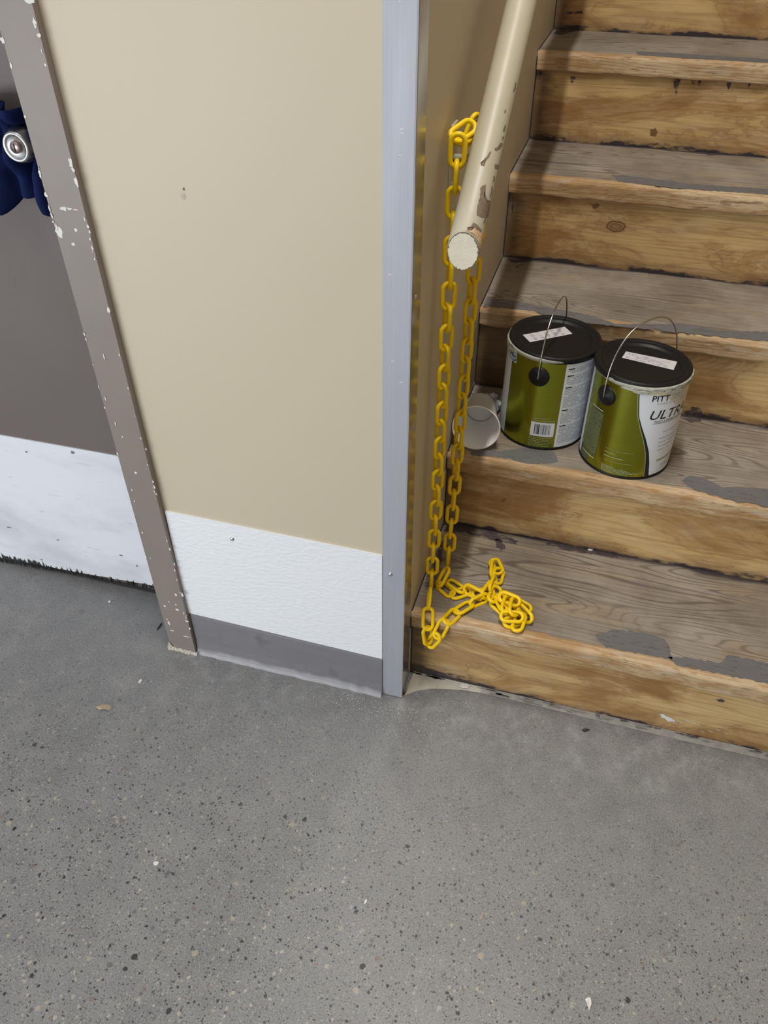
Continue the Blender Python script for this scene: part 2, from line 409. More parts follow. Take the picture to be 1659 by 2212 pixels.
def screw(parent, c, nrm, r=.0042):
    b = MB(); b.lathe([(0, r*.55), (r*.5, r*.5), (r*.85, r*.28), (r, 0)], 20)
    b.box((-r*.7, -r*.1, r*.42), (r*.7, r*.1, r*.56))
    o = b.build('screw', M['steel'], parent); o.location = c
    o.rotation_euler = Vector(nrm).to_track_quat('Z', 'Y').to_euler(); return o
kp = empty('wainscot_panel', (lean(.2), 0, .10))
tag(kp, 'white pebbled plastic wainscot panel on the beige wall above the grey base', 'wall panel')
b = MB(); x0, x1 = lean(.3), -GW
b.add([(x0-.002, -.003, .109), (x1, -.003, .103), (x1, -.003, .360), (x0-.002, -.003, .3627),
       (x0-.002, 0, .109), (x1, 0, .103), (x1, 0, .360), (x0-.002, 0, .3627)],
      [[0, 1, 2, 3], [4, 7, 6, 5], [0, 4, 5, 1], [1, 5, 6, 2], [2, 6, 7, 3], [3, 7, 4, 0]])
o = b.build('panel_sheet', M['frp'], kp, (-kp.location[0], 0, -.10))
s = screw(kp, (0, 0, 0), (0, -1, 0)); s.location = (-.305-kp.location[0], -.003, .3298-.10)

cg = empty('corner_guard', (0, 0, 0)); tag(cg, 'tall brushed aluminium corner guard on the wall end beside the stairs', 'corner guard')
b = MB(); g = GT
b.add([(x, y, z) for z in (.002, 2.3) for x, y in ((-GW, 0), (-GW, -g), (-.0006, -g), (g-.0004, -g+.0004), (g, .0006), (g, GS), (0, GS), (0, 0))],
      [[i, (i+1) % 8, 8+(i+1) % 8, 8+i] for i in range(8)]+[[7, 6, 5, 4, 3, 2, 1, 0], list(range(8, 16))])
for i_ in (3, 4, 5): b.mi[i_] = 2
for sd in range(9):
    z = random.choice([.9, 1.0, 1.05, .85, .75, .7, 1.15, 1.1]); x = random.uniform(-.03, -.004)
    b.blob((x, -g, z+random.uniform(-.03, .03)), (1, 0, 0), (0, 0, 1), random.uniform(.001, .0035), .0005, 1, sd, off=.0001)
b.build('guard_angle', [M['alu'], M['chip'], M['aluside']], cg)
screw(cg, (-.0237, -g, .321), (0, -1, 0)); screw(cg, (g, .0165, .8045), (1, 0, 0))

# ---- door frame (trim) with chipped paint, and the door
PJ = -.012
b = MB(); fx0 = lambda z: -.4772-.0178*z
zs = [0, DH]
b.add([(lean(0)-.0045, 0, 0), (lean(0)-.0045, PJ, 0), (fx0(0), PJ, 0), (fx0(0), .16, 0), (DX1+.002, .16, 0), (DX1+.002, 0, 0),
       (lean(DH)+.0015, 0, DH), (lean(DH)+.0015, PJ, DH), (fx0(DH), PJ, DH), (fx0(DH), .16, DH), (DX1+.002, .16, DH), (DX1+.002, 0, DH)],
      [[0, 1, 7, 6], [1, 2, 8, 7], [2, 3, 9, 8], [3, 4, 10, 9], [5, 0, 6, 11], [0, 5, 4, 3, 2, 1], [6, 7, 8, 9, 10, 11]])
b.box((DX0-.05, PJ, 0), (DX0+.01, .16, DH)); b.box((DX0-.05, PJ, DH-.01), (lean(DH), .16, DH+.055))
# worn foot of the frame: dried filler skirt
rf = random.Random(5); vs = []; fs = []
for i in range(27):
    u = i/26; x = fx0(0)-.004+(lean(0)+.004-fx0(0))*u; h = .004+rf.uniform(0, .0035); o_ = .003+rf.uniform(0, .003)
    vs += [(x, PJ-o_, 0), (x, PJ-.0012, h), (x, PJ+.0005, h)]
for i in range(26):
    for j in range(2): fs.append([3*i+j, 3*i+3+j, 3*i+4+j, 3*i+1+j])
b.add(vs, fs, 2)
b.patch([(fx0(0)-.008, PJ-.0012, .0), (fx0(0), PJ-.0012, .022), (fx0(0)+.004, PJ-.0012, .012), (fx0(0)+.01, PJ-.0012, .0)], (0, -1, 0), 2, .0006, .0002, 3)
fl = [(127, 500, .006, .010), (137, 451, .006, .0035), (150, 451, .004, .002), (163, 453, .005, .0010), (159, 527, .0035, .003), (164, 497, .003, .0025),
      (293, 1021, .0025, .0035), (383, 1317, .0055, .0042), (380, 1306, .002, .003), (365, 1300, .0014, .003), (404, 1342, .0045, .003), (410, 1358, .002, .0042),
      (397, 1324, .0012, .006), (402, 1334, .0012, .006), (372, 1362, .006, .0016), (404, 1375, .010, .0016), (356, 1309, .003, .004), (365, 1346, .0026, .0075),
      (361, 1337, .0016, .004), (380, 1285, .003, .005), (394, 1285, .002, .007), (66, 2, .008, .004), (75, 48, .003, .006), (84, 77, .003, .003),
      (98, 140, .002, .002), (153, 352, .003, .008), (158, 366, .0025, .004), (164, 391, .003, .006), (168, 400, .002, .004), (235, 670, .003, .006),
      (190, 488, .002, .003), (194, 500, .002, .003), (200, 535, .002, .003), (6, 87, .003, .004), (25, 143, .002, .004), (55, 252, .002, .002),
      (87, 377, .002, .006), (100, 421, .003, .004), (107, 450, .0015, .006), (112, 465, .002, .005), (122, 490, .002, .006), (331, 1040, .0016, .003), (334, 1052, .0016, .006),
      (338, 1067, .0015, .003), (285, 1058, .0018, .003), (291, 1082, .002, .003), (308, 1150, .0018, .003), (367, 1186, .0018, .005), (377, 1218, .0016, .004),
      (325, 1205, .0012, .003), (265, 943, .0016, .003), (228, 860, .0012, .004), (250, 915, .0012, .005), (316, 970, .0012, .003), (225, 770, .0012, .006)]
for i, (px, py, rx, rz) in enumerate(fl): b.blob(ony(px, py, PJ), (1, 0, 0), (0, 0, 1), rx*.8, rz*.8, 1, i, 12, .35, .0002+.000012*i)
for i in range(34):
    z = random.uniform(.1, 1.15); xx = (lean(z)-.004 if i % 2 else fx0(z)+.001)+random.uniform(-.0006, .0006)
    b.blob((xx, PJ, z), (1, 0, 0), (0, 0, 1), random.uniform(.0006, .0014), random.uniform(.001, .004), 1, 100+i, 9, .4, .0009+.000012*i)
tag(b.build('trim_1', [M['frame'], M['chip'], M['caulk']]), kind='structure')

DY = .11
door = empty('door_1', (DX0, DY, 0)); tag(door, kind='structure')
def dpart(b, name, mats, label=None): return b.build(name, mats, door, (-DX0, -DY, 0), None, label)
b = MB(); b.box((DX0+.012, DY, .020), (-.474, DY+.045, DH-.012)); dpart(b, 'door_leaf', M['door'])
# scuffed white plate at the foot of the door, its lower edge frayed
b = MB(); n = 60; xs = [DX0+.02+(-.478-DX0-.02)*i/n for i in range(n+1)]; vs = []; fs = []
for i, x in enumerate(xs):
    zb = .012+(x+.96)*.056
    zb = max(.006, zb)+random.uniform(-.0012, .0012)
    vs += [(x, DY-.0025, zb), (x, DY-.0025, .3705+(x+.7)*.010), (x, DY, zb), (x, DY, .3705+(x+.7)*.010)]
for i in range(n):
    a = 4*i; c = a+4; fs += [[a, c, c+1, a+1], [a+1, c+1, c+3, a+3], [a, a+2, c+2, c]]
b.add(vs, fs)
for i, (px, py, rx, rz) in enumerate(((157, 977, .0042, .0035), (262, 1200, .004, .002), (296, 1222, .0022, .0022), (90, 1209, .003, .002), (125, 1166, .003, .0015), (20, 1139, .006, .0013), (57, 976, .003, .002))):
    b.blob(ony(px, py, DY-.0025), (1, 0, .1), (0, 0, 1), rx, rz, 1, 70+i, 12, .4)
kq = dpart(b, 'kick_plate', [M['kick'], M['scuff']], 'scuffed white kick plate')
b = MB()
b.box((DX0+.03, DY+.004, .004), (-.48, DY+.012, .040))
for i in range(260):
    x = random.uniform(-1.1, -.485); zb = max(.006, .012+(x+.96)*.056)
    h = random.uniform(-.003, .0015) if (random.random() < .78 or not (.55 < -x < .72)) else random.uniform(.001, .0055)
    b.box((x, DY-.0036, zb-.010), (x+random.uniform(.0005, .0016), DY-.0028, zb+h))
dpart(b, 'door_sweep', M['dark'], 'black frayed bristle strip')
# knob
kc = Vector((-.571, .05, .930))
b = MB(); Mx = Matrix.Rotation(math.pi/2, 4, 'X')
b.lathe([(.0, .002), (.013, .002), (.0155, .0005), (.0180, -.0015), (.0205, .002), (.0235, .012), (.0235, .022), (.019, .032), (.013, .038), (.012, .058), (.031, .0585), (.033, .0595), (.033, .0600)],
        40, kc, 0, True, Matrix.Rotation(-math.pi/2, 4, 'X'))
kn = dpart(b, 'door_knob', M['lever'], 'round satin steel knob with a keyhole')
b = MB(); b.lathe([(0, -.002), (.0075, -.002), (.0082, -.001), (.0084, .004)], 28, kc, 0, True, Matrix.Rotation(-math.pi/2, 4, 'X'))
b.box((kc[0]-.0008, kc[1]-.0026, kc[2]-.005), (kc[0]+.0008, kc[1]-.0019, kc[2]+.005), 1)
o = b.build('keyhole_core', [M['brass'], M['dark']], kn)

# ================================================================= STAIRS
YR = lambda k: Y1+(k-1)*RUN
SX0, SX1 = 0.0008, 1.145
stair = empty('staircase', (0, Y1, 0)); tag(stair, 'worn wooden staircase with golden risers and grey scuffed treads rising from the concrete floor', 'staircase')
NST = 7
tread_patches = {
 1: [([(1283, 1372), (1330, 1360), (1400, 1368), (1440, 1385), (1452, 1425), (1380, 1412), (1310, 1398)], 1),
     ([(1440, 1420), (1480, 1420), (1556, 1432), (1570, 1415), (1659, 1433), (1800, 1466), (1800, 1530), (1659, 1478), (1459, 1436)], 1),
     ([(1062, 1320), (1090, 1316), (1105, 1330), (1080, 1340)], 1)],
 2: [([(1010, 968), (1075, 975), (1130, 968), (1198, 976), (1205, 998), (1150, 1003), (1090, 990), (1020, 984)], 1),
     ([(1471, 1038), (1490, 1028), (1520, 1032), (1560, 1052), (1659, 1056), (1800, 1080), (1800, 1122), (1659, 1094), (1585, 1082), (1500, 1060)], 1)],
 3: [([(1048, 643), (1110, 650), (1200, 668), (1270, 680), (1330, 700), (1480, 700), (1560, 715), (1659, 717), (1800, 738), (1800, 760), (1659, 738), (1500, 722), (1300, 702), (1215, 694), (1150, 672), (1110, 668), (1042, 662)], 1)],
 4: [([(1322, 378), (1345, 378), (1500, 398), (1659, 408), (1800, 420), (1800, 432), (1659, 420), (1459, 407), (1335, 392)], 1)],
 5: [([(1372, 111), (1459, 115), (1659, 128), (1800, 136), (1800, 145), (1659, 136), (1480, 126), (1380, 119)], 1)],
}
dirt_patches = {
 1: [([(962, 1130), (1000, 1140), (1060, 1150), (1120, 1168), (1115, 1176), (1070, 1168), (1040, 1160), (1000, 1150), (960, 1148)], 2), ([(1068, 1164), (1084, 1166), (1092, 1186), (1082, 1190), (1070, 1178)], 2),
     ([(1185, 1166), (1230, 1180), (1330, 1198), (1335, 1206), (1240, 1192), (1180, 1176)], 2), ([(940, 1180), (958, 1165), (955, 1210), (930, 1240)], 2)],
 3: [([(1096, 560), (1140, 560), (1150, 565), (1110, 568)], 2), ([(1112, 576), (1122, 575), (1121, 579), (1114, 579)], 2)],
 4: [([(1145, 296), (1195, 298), (1190, 305), (1150, 303)], 2), ([(1425, 316), (1490, 320), (1620, 330), (1620, 336), (1540, 336), (1430, 322)], 2), ([(1338, 308), (1352, 308), (1352, 314), (1340, 313)], 2)],
 5: [([(1192, 62), (1250, 62), (1252, 66), (1210, 76), (1192, 72)], 2)],
 2: [([(1470, 900), (1482, 895), (1512, 905), (1515, 912), (1490, 913)], 2)],
}
for k in range(1, NST+1):
    yr = YR(k); zb = (k-1)*R; yf = yr-OVER; yb = YR(k+1); zt = k*R
    b = MB(); wob = [random.uniform(-.0008, .0008) for _ in range(8)]
    b.box((SX0+.001, 0, 0), (SX1, .02, R-TH+.001))
    loc = Vector((0, yr, zb)); b.box((SX0, -.0009, 0), (SX0+.0014, .001, R-TH), 6)
    def pp(px, py): return Vector(ony(px, py, yr))-loc
    if k == 4:
        for rx, rz, mi in ((.020, .0115, 1), (.0165, .0085, 2), (.012, .006, 1), (.0095, .0042, 2)):
            b.blob(pp(1330, 489)+Vector((0, -.0001*(rx < .02)-.0001*(rx < .015)-.0001*(rx < .01), 0)), (1, 0, 0), (0, 0, 1), rx, rz, mi, 5, 26, .11)
        b.blob(pp(1287, 445), (1, 0, .2), (0, 0, 1), .007, .006, 1, 8)
        b.patch([pp(1102, 430), pp(1110, 430), pp(1107, 460), pp(1101, 462)], (0, -1, 0), 3, .0015, .0004, 4, .006, .01)
    if k == 5:
        b.blob(pp(1412, 286), (1, 0, 0), (0, 0, 1), .008, .009, 1, 9, 14, .25)
        for i, (x, y0, y1_, wd) in enumerate(((1463, 168, 205, 8), (1500, 170, 184, 7), (1512, 172, 186, 5), (1575, 178, 196, 6), (1620, 180, 190, 4), (1239, 166, 182, 7), (1168, 155, 175, 4))):
            b.patch([pp(x-wd, y0), pp(x+wd, y0), pp(x+wd*.3, (y0+y1_)/2), pp(x-wd*.4, y1_), pp(x-wd*.8, (y0+y1_)/2)], (0, -1, 0), 3, .0012, .0004, i)
    if k == 1:
        b.blob(pp(1557, 1513), (1, 0, 0), (0, 0, 1), .007, .004, 3, 3)
        b.blob(pp(1440, 1550), (1, 0, -.4), (0, 0, 1), .012, .006, 4, 6, 14, .5)
        for i in range(8): b.blob(pp(1455+i*16, 1552+i*5+random.uniform(-9, 9)), (1, 0, -.25), (0, 0, 1), random.uniform(.003, .011), .0006, 4, i)
    if k == 2:
        b.blob(pp(1088, 1080), (1, 0, .5), (0, 0, 1), .005, .0035, 1, 3)
    if k == 3:
        b.blob(pp(1498, 893), (1, 0, 0), (0, 0, 1), .015, .013, 3, 5, 16, .3)
    if k == 6:
        b.patch([pp(1222, 26), pp(1258, 24), pp(1260, 30), pp(1225, 30)], (0, -1, 0), 3, .001, .0004, 5)
    b.build('riser', [M['riserfoot'] if k == 1 else M['risershade'] if k == 3 else M['riser'], M['knot'], M['knotcore'], M['grime'], M['chip'], M['stain'], M['dark']], stair, loc-Vector((0, Y1, 0)))
    # tread with eased nosing
    b = MB(); d = yb-yf
    prof = []
    rn = .011
    for i in range(7):
        a = math.pi/2*i/6; prof.append((rn-rn*math.sin(a), -rn+rn*math.cos(a)))
    prof = prof[::1]
    rb = .004
    prof += [(0, -TH+rb)]+[(rb-rb*math.cos(math.pi/2*i/3), -TH+rb-rb*math.sin(math.pi/2*i/3)) for i in range(1, 4)]
    prof += [(d+.0, -TH), (d+.0, 0)]
    nx = 70; vs = []; fs = []; kk = len(prof)
    for i in range(nx+1):
        x = SX0+(SX1-SX0)*i/nx; wv = .0012*math.sin(i*.9+k)+random.uniform(-.0007, .0007)
        for y, z in prof: vs.append((x, y+(wv if y < .02 else 0), z+(wv*.5 if y < .005 else 0)))
    for i in range(nx):
        for j in range(kk): fs.append([i*kk+j, (i+1)*kk+j, (i+1)*kk+(j+1) % kk, i*kk+(j+1) % kk])
    fs += [list(range(kk))[::-1], [nx*kk+j for j in range(kk)]]
    b.add(vs, fs, 0)
    loc = Vector((0, yf, zt)); b.box((SX0, -.0012, -TH), (SX0+.0014, .004, -.010), 3); b.box((SX0, .008, -.02), (SX0+.0014, d, .0008), 3)
    for pts, mi in tread_patches.get(k, []):
        b.patch([Vector(onz(x, y, zt))-loc for x, y in pts], (0, 0, 1), mi, .0022, .0004, k, .006, .007)
    for pts, mi in dirt_patches.get(k, []):
        b.patch([Vector(onz(x, y, zt))-loc for x, y in pts], (0, 0, 1), mi, .0025, .0005, k, .005, .009)
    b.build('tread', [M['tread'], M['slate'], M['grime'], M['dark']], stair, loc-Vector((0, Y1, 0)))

# caulk and filler between the floor and the first riser
front = [(868, 1507), (880, 1500), (900, 1493), (930, 1488), (965, 1489), (1000, 1491), (1037, 1497), (1100, 1511), (1250, 1547), (1459, 1597), (1659, 1642), (1900, 1700)]
b = MB(); P = [Vector(onz(x, y, 0)) for x, y in front]
rndc = random.Random(4)
vs = []; fs = []
for i, q in enumerate(P):
    bk = min(Y1-.0005, max(q[1]+.002, Y1-.0005)) if i > 0 else q[1]+.004
    vs += [(q[0], q[1], .0006), (q[0], (q[1]*.5+bk*.5), .0035), (q[0]+(.004 if i == 0 else 0), bk, .006)]
for i in range(len(P)-1):
    for j in range(2): fs.append([i*3+j, (i+1)*3+j, (i+1)*3+j+1, i*3+j+1])
b.add(vs, fs[:12], 0, True); b.add(vs, fs[12:], 2, True)
# grime against riser
for i in range(26):
    x = rndc.uniform(.01, .75) if i > 8 else rndc.uniform(.005, .06)
    b.blob((x, Y1-.004, .0062), (1, 0, 0), (0, 1, 0), rndc.uniform(.004, .014), rndc.uniform(.001, .0028), 1, i, 14, .5, .0008)
for i in range(30):
    x = rndc.uniform(.15, .8)
    b.blob((x, Y1-.0075+rndc.uniform(-.002, .002), .0052), (1, 0, 0), (0, 1, 0), rndc.uniform(.004, .018), rndc.uniform(.001, .002), 2, i+50, 12, .5, .0012)
tag(b.build('trim_2', [M['caulk'], M['grime'], M['dirtcaulk']]), kind='structure')

# ================================================================= HANDRAIL
RX, RR = .056, .0203
E0 = Vector(onx(1000, 543, RX)); LD = Vector((0, RUN, R)).normalized()
hr = empty('handrail', E0); tag(hr, 'round cream painted handrail with peeling paint above the left side of the stairs', 'handrail')
b = MB(); N1 = Vector((1, 0, 0)); N2 = LD.cross(N1).normalized()
segs = 48; L_rail = 2.2
prof = [(RR-.0025, -.0002), (RR-.0012, .0004), (RR, .002)]+[(RR, L_rail*i/20) for i in range(1, 21)]
vs = []; fs = []
for k in range(segs):
    t = 2*math.pi*k/segs; rad = N1*math.cos(t)+N2*math.sin(t)
    sh = -rad.y*RR/LD.y
    for r, z in prof: vs.append(E0+rad*r+LD*(z+(sh*r/RR if z < .05 else 0)))
n = len(prof)
for k in range(segs):
    k2 = (k+1) % segs
    for i in range(n-1): fs.append([k*n+i, k2*n+i, k2*n+i+1, k*n+i+1])
b.add(vs, fs, 0, True)
def rail_hit(px, py):
    o = Vector(CAM)-E0; d = Vector(ray(px, py))
    op = o-LD*o.dot(LD); dp = d-LD*d.dot(LD)
    a = dp.dot(dp); bb = 2*op.dot(dp); c = op.dot(op)-RR**2; D = max(bb*bb-4*a*c, 0)
    P = Vector(CAM)+d*((-bb-math.sqrt(D))/2/a); q = P-E0; ax = q.dot(LD); rd = (q-LD*ax).normalized()
    return ax, math.atan2(rd.dot(N2), rd.dot(N1))
def rail_patch(pts, mi, off=.0004, jag=.0007, seed=0):
    rnd = random.Random(seed); A = [rail_hit(*p) for p in pts]; out = []
    for i in range(len(A)):
        a, c = A[i], A[(i+1) % len(A)]; L = math.hypot(c[0]-a[0], (c[1]-a[1])*RR); k = max(1, int(L/.0025))
        for j in range(k):
            u = j/k; t_ = a[1]*(1-u)+c[1]*u; lo = -(N1*math.cos(t_)+N2*math.sin(t_)).y*RR/LD.y+.0016
            out.append((max(a[0]*(1-u)+c[0]*u+rnd.uniform(-jag, jag), lo), a[1]*(1-u)+c[1]*u+rnd.uniform(-jag, jag)/RR))
    cx = sum(q[0] for q in out)/len(out); ct = sum(q[1] for q in out)/len(out); n = len(out)
    vs = []
    for f in (1, .6, .25):
        for z, t in out:
            z = cx+(z-cx)*f; t = ct+(t-ct)*f
            vs.append(E0+LD*z+(N1*math.cos(t)+N2*math.sin(t))*(RR+off))
    fs = [[r*n+i, r*n+(i+1) % n, (r+1)*n+(i+1) % n, (r+1)*n+i] for r in range(2) for i in range(n)]+[[2*n+i for i in range(n)]]
    b.add(vs, fs, mi, True)
rail_patch([(1048, 398), (1046, 418), (1053, 432), (1059, 434), (1054, 470), (1040, 470), (1030, 466), (1030, 448), (1036, 428), (1038, 404)], 1, seed=1)
rail_patch([(1022, 483), (1030, 492), (1038, 500), (1042, 520), (1040, 545), (1036, 575), (1031, 575), (1030, 540), (1025, 520), (1010, 506), (1004, 504), (1010, 494), (1018, 494)], 2, .0005, seed=2)
rail_patch([(1022, 481), (1033, 489), (1039, 497), (1038, 503), (1029, 494), (1022, 486), (1018, 497), (1010, 497), (1008, 492), (1017, 492)], 1, .0008, .0003, seed=3)
rail_patch([(1062, 327), (1056, 340), (1050, 348), (1046, 358), (1039, 358), (1038, 352), (1044, 346), (1052, 338), (1058, 328)], 1, .0004, .0004, 4)
rail_patch([(1080, 308), (1086, 310), (1080, 322), (1070, 326), (1068, 322), (1075, 318)], 1, .0004, .0006, 5)
rail_patch([(1090, 270), (1093, 272), (1089, 284), (1086, 282)], 1, .0004, .0004, 6)
rail_patch([(1069, 355), (1078, 357), (1075, 365), (1068, 363)], 1, .0004, .0004, 7)
for i, (px, py, h) in enumerate(((1107, 178, 22), (1099, 236, 9), (1073, 380, 16), (1066, 402, 26), (1052, 470, 14), (1090, 294, 8))):
    px = 1000+122*(543-py)/543+(30 if i != 1 else 22)
    rail_patch([(px, py), (px+2, py+1), (px+1.5, py+h*.6), (px-h*.2, py+h), (px-1.5, py+h*.5)], 1, .0004, .0004, 20+i)
# end cap with ragged rim
cap = []; random.seed(12)
for k in range(90):
    t = 2*math.pi*k/90; rr = RR-.0012-abs(random.gauss(0, .0007)); rd_ = N1*math.cos(t)+N2*math.sin(t); cap.append(E0+rd_*rr-LD*(rd_.y*rr/LD.y)-Vector((0, .0008, 0)))
bk = []
for k in range(48):
    rd_ = N1*math.cos(2*math.pi*k/48)+N2*math.sin(2*math.pi*k/48); bk.append(E0+rd_*(RR-.0008)-LD*(rd_.y*(RR-.0008)/LD.y)-Vector((0, .0004, 0)))
b.add(bk, [list(range(48))], 1)
b.add(cap, [list(range(90))], 3)
b.build('rail', [M['rail'], M['peel'], M['peelwood'], M['railend']], hr, -E0)
BY, BZ = .205, .920
b = MB(); b.box((0, BY-.016, BZ-.045), (.0035, BY+.016, BZ+.045), 0, .0015)
zr = E0[2]+(BY-E0[1])*R/RUN
b.tube([(.003, BY, BZ), (.025, BY, BZ+.002), (.045, BY, BZ+.010), (RX, BY, zr-RR-.008), (RX, BY, zr-RR+.002)], .0055, 12)
b.box((RX-.012, BY-.03, zr-RR-.004), (RX+.012, BY+.03, zr-RR+.002), 0, .001)
o = b.build('rail_bracket', M['rail'], hr, -E0)
for dz in (-.03, .03): 
    s = screw(hr, Vector((.0035, BY-.008, BZ+dz))-E0, (1, 0, 0), .0035); s.parent = o; s.location = (.0035, BY-.008, BZ+dz)

# ================================================================= YELLOW CHAIN
LW, LO, WI = .0068, .0458, .0245        # wire, outer length, outer width
PITCH_L = LO-2*LW
b = MB(); path = []; rc = (WI-LW)/2; hl = (LO-LW)/2-rc
for k in range(13): t = -math.pi/2+math.pi*k/12; path.append((rc*math.cos(t+math.pi/2)*1.0, 0, hl+rc*math.sin(t+math.pi/2)))
for k in range(13): t = math.pi*k/12; path.append((-rc*math.cos(t), 0, -hl-rc*math.sin(t)))
b.tube(path, LW/2, 10, 0, True)
chain = empty('plastic_chain', (.022, .12, .187))
tag(chain, 'yellow plastic link chain hanging behind the handrail with a tangled end on the first step', 'chain')
proto = None; nlink = 0
def link(c, d, nrm):
    """link centred at c, long axis d, plane normal nrm"""
    global proto, nlink
    c = Vector(c); Z = Vector(d).normalized(); Y = Vector(nrm); Y = (Y-Z*Y.dot(Z)).normalized(); X = Y.cross(Z)
    if proto is None: proto = b.build('link', M['chain'], chain); o = proto
    else: o = proto.copy(); COL.objects.link(o); o.parent = chain
    mm = Matrix.Identity(4)
    for i in range(3): mm[i][0], mm[i][1], mm[i][2], mm[i][3] = X[i], Y[i], Z[i], (c-Vector(chain.location))[i]
    o.matrix_local = mm; nlink += 1
    return o
def hang(p0, p1, z_list, roll, first):
    p0, p1 = Vector(p0), Vector(p1)
    d = (p1-p0).normalized(); n = int(round((p1-p0).length/PITCH_L))
    for i in range(n+1):
        c = p0+d*PITCH_L*i; a = roll(i/max(n, 1))+(math.pi/2 if (i+first) % 2 else 0)
        link(c, d, (math.sin(a), -math.cos(a), 0))
rd = math.radians
# strand hanging in front (nearer the wall end)
arm = Vector((.026, BY, BZ+.004))
def span(p0, Y0, p1, Y1_, nrm):
    a = Vector(ony(*p0, Y0)); c = Vector(ony(*p1, Y1_)); link((a+c)/2, c-a, nrm)
span((984, 295), .150, (1017, 272), .172, (.25, -.75, .6))
span((1000, 304), .176, (1022, 296), .190, (.3, .3, .9))
span((1010, 300), .196, (1026, 262), .205, (.9, -.3, .1))
A0 = Vector((.023, .128, .9525)); A1 = Vector((.022, .116, .2020))
hang(A0, A1, None, lambda u: rd(10+42*math.sin(math.pi*min(1, max(0, (u-.15)/.75)))), 0)
# strand B (behind the rail end)
hang((.038, .238, .885), (.038, .186, .2150), None, lambda u: rd(5+45*math.sin(math.pi*min(1, max(0, u*1.15-.02)))), 0)
ZT = R
def lay(x0, y0, x1, y1, h0, h1, roll):
    a = Vector(onz(x0, y0, ZT+h0)); c = Vector(onz(x1, y1, ZT+h1)); d = (c-a).normalized()
    n0 = Vector((0, 0, 1)); n0 = (n0-d*n0.dot(d)).normalized()
    nr = Matrix.Rotation(rd(roll), 3, d) @ n0
    link((a+c)/2, d, nr)
# over the nosing and back
lay(929, 1270, 925, 1317, .024, .009, 80)
def nose(p0, Y0, p1, Y1_, nrm):
    a = Vector(ony(*p0, Y0)); c = Vector(ony(*p1, Y1_)); link((a+c)/2, c-a, nrm)
nose((925, 1316), .062, (924, 1357), .040, (0.15, -.75, .6))
nose((921, 1354), .040, (927, 1392), .037, (.75, -.6, .1))
nose((925, 1394), .037, (947, 1372), .037, (.3, -.3, .9))
nose((944, 1376), .037, (963, 1340), .056, (.05, -.75, .65))
lay(961, 1347, 990, 1318, .009, .005, 20)
lay(985, 1323, 1018, 1303, .006, .006, -12)
lay(1012, 1307, 1058, 1287, .009, .009, 75)
# pile
for q in [(963, 1236, 951, 1258, .026, .012, 35), (952, 1264, 974, 1283, .004, .004, 8), (971, 1256, 1001, 1277, .009, .006, -12), (976, 1287, 1014, 1275, .004, .005, 6),
          (1003, 1269, 1042, 1290, .012, .011, 60), (1026, 1283, 1062, 1281, .006, .006, 12), (1045, 1286, 1062, 1263, .014, .014, 62), (1063, 1297, 1074, 1270, .010, .010, 15),
          (1060, 1274, 1069, 1252, .014, .012, 70), (1072, 1258, 1079, 1231, .007, .009, 12), (1062, 1246, 1066, 1216, .005, .006, 70), (1066, 1210, 1078, 1238, .011, .011, 14),
          (1068, 1300, 1087, 1317, .006, .006, 45), (1079, 1290, 1091, 1313, .010, .009, 10), (1089, 1324, 1100, 1291, .017, .018, 40), (1107, 1329, 1115, 1293, .020, .020, 35),
          (1091, 1290, 1110, 1298, .024, .024, 30), (1085, 1331, 1127, 1333, .016, .017, 25), (1099, 1345, 1123, 1338, .006, .006, 20), (1127, 1326, 1115, 1362, .012, .007, 8),
          (1117, 1304, 1133, 1313, .010, .009, 20), (1124, 1317, 1140, 1334, .012, .010, 60), (1095, 1305, 1112, 1322, .006, .006, 30)]:
    lay(*q)

# ================================================================= PAINT CANS
def text_tris(body, size, shear=0.0, bold=0.0):
    cu = bpy.data.curves.new('t', 'FONT'); cu.body = body; cu.size = size; cu.shear = shear; cu.offset = bold*size; cu.resolution_u = 3
    o = bpy.data.objects.new('t', cu); COL.objects.link(o)
    dg = bpy.context.evaluated_depsgraph_get(); me = o.evaluated_get(dg).to_mesh()
    bm = bmesh.new(); bm.from_mesh(me)
    if bm.verts:
        x0 = min(q.co.x for q in bm.verts); x1 = max(q.co.x for q in bm.verts); x = x0+.0025
        while x < x1:
            bmesh.ops.bisect_plane(bm, geom=bm.verts[:]+bm.edges[:]+bm.faces[:], plane_co=(x, 0, 0), plane_no=(1, 0, 0)); x += .0025
    bmesh.ops.triangulate(bm, faces=bm.faces[:])
    vs = [(q.co.x, q.co.y) for q in bm.verts]; bm.verts.index_update(); fs = [[q.index for q in f.verts] for f in bm.faces]
    bm.free(); o.evaluated_get(dg).to_mesh_clear(); bpy.data.objects.remove(o); bpy.data.curves.remove(cu)
    return vs, fs
CRAD, CH = .0815, .1905
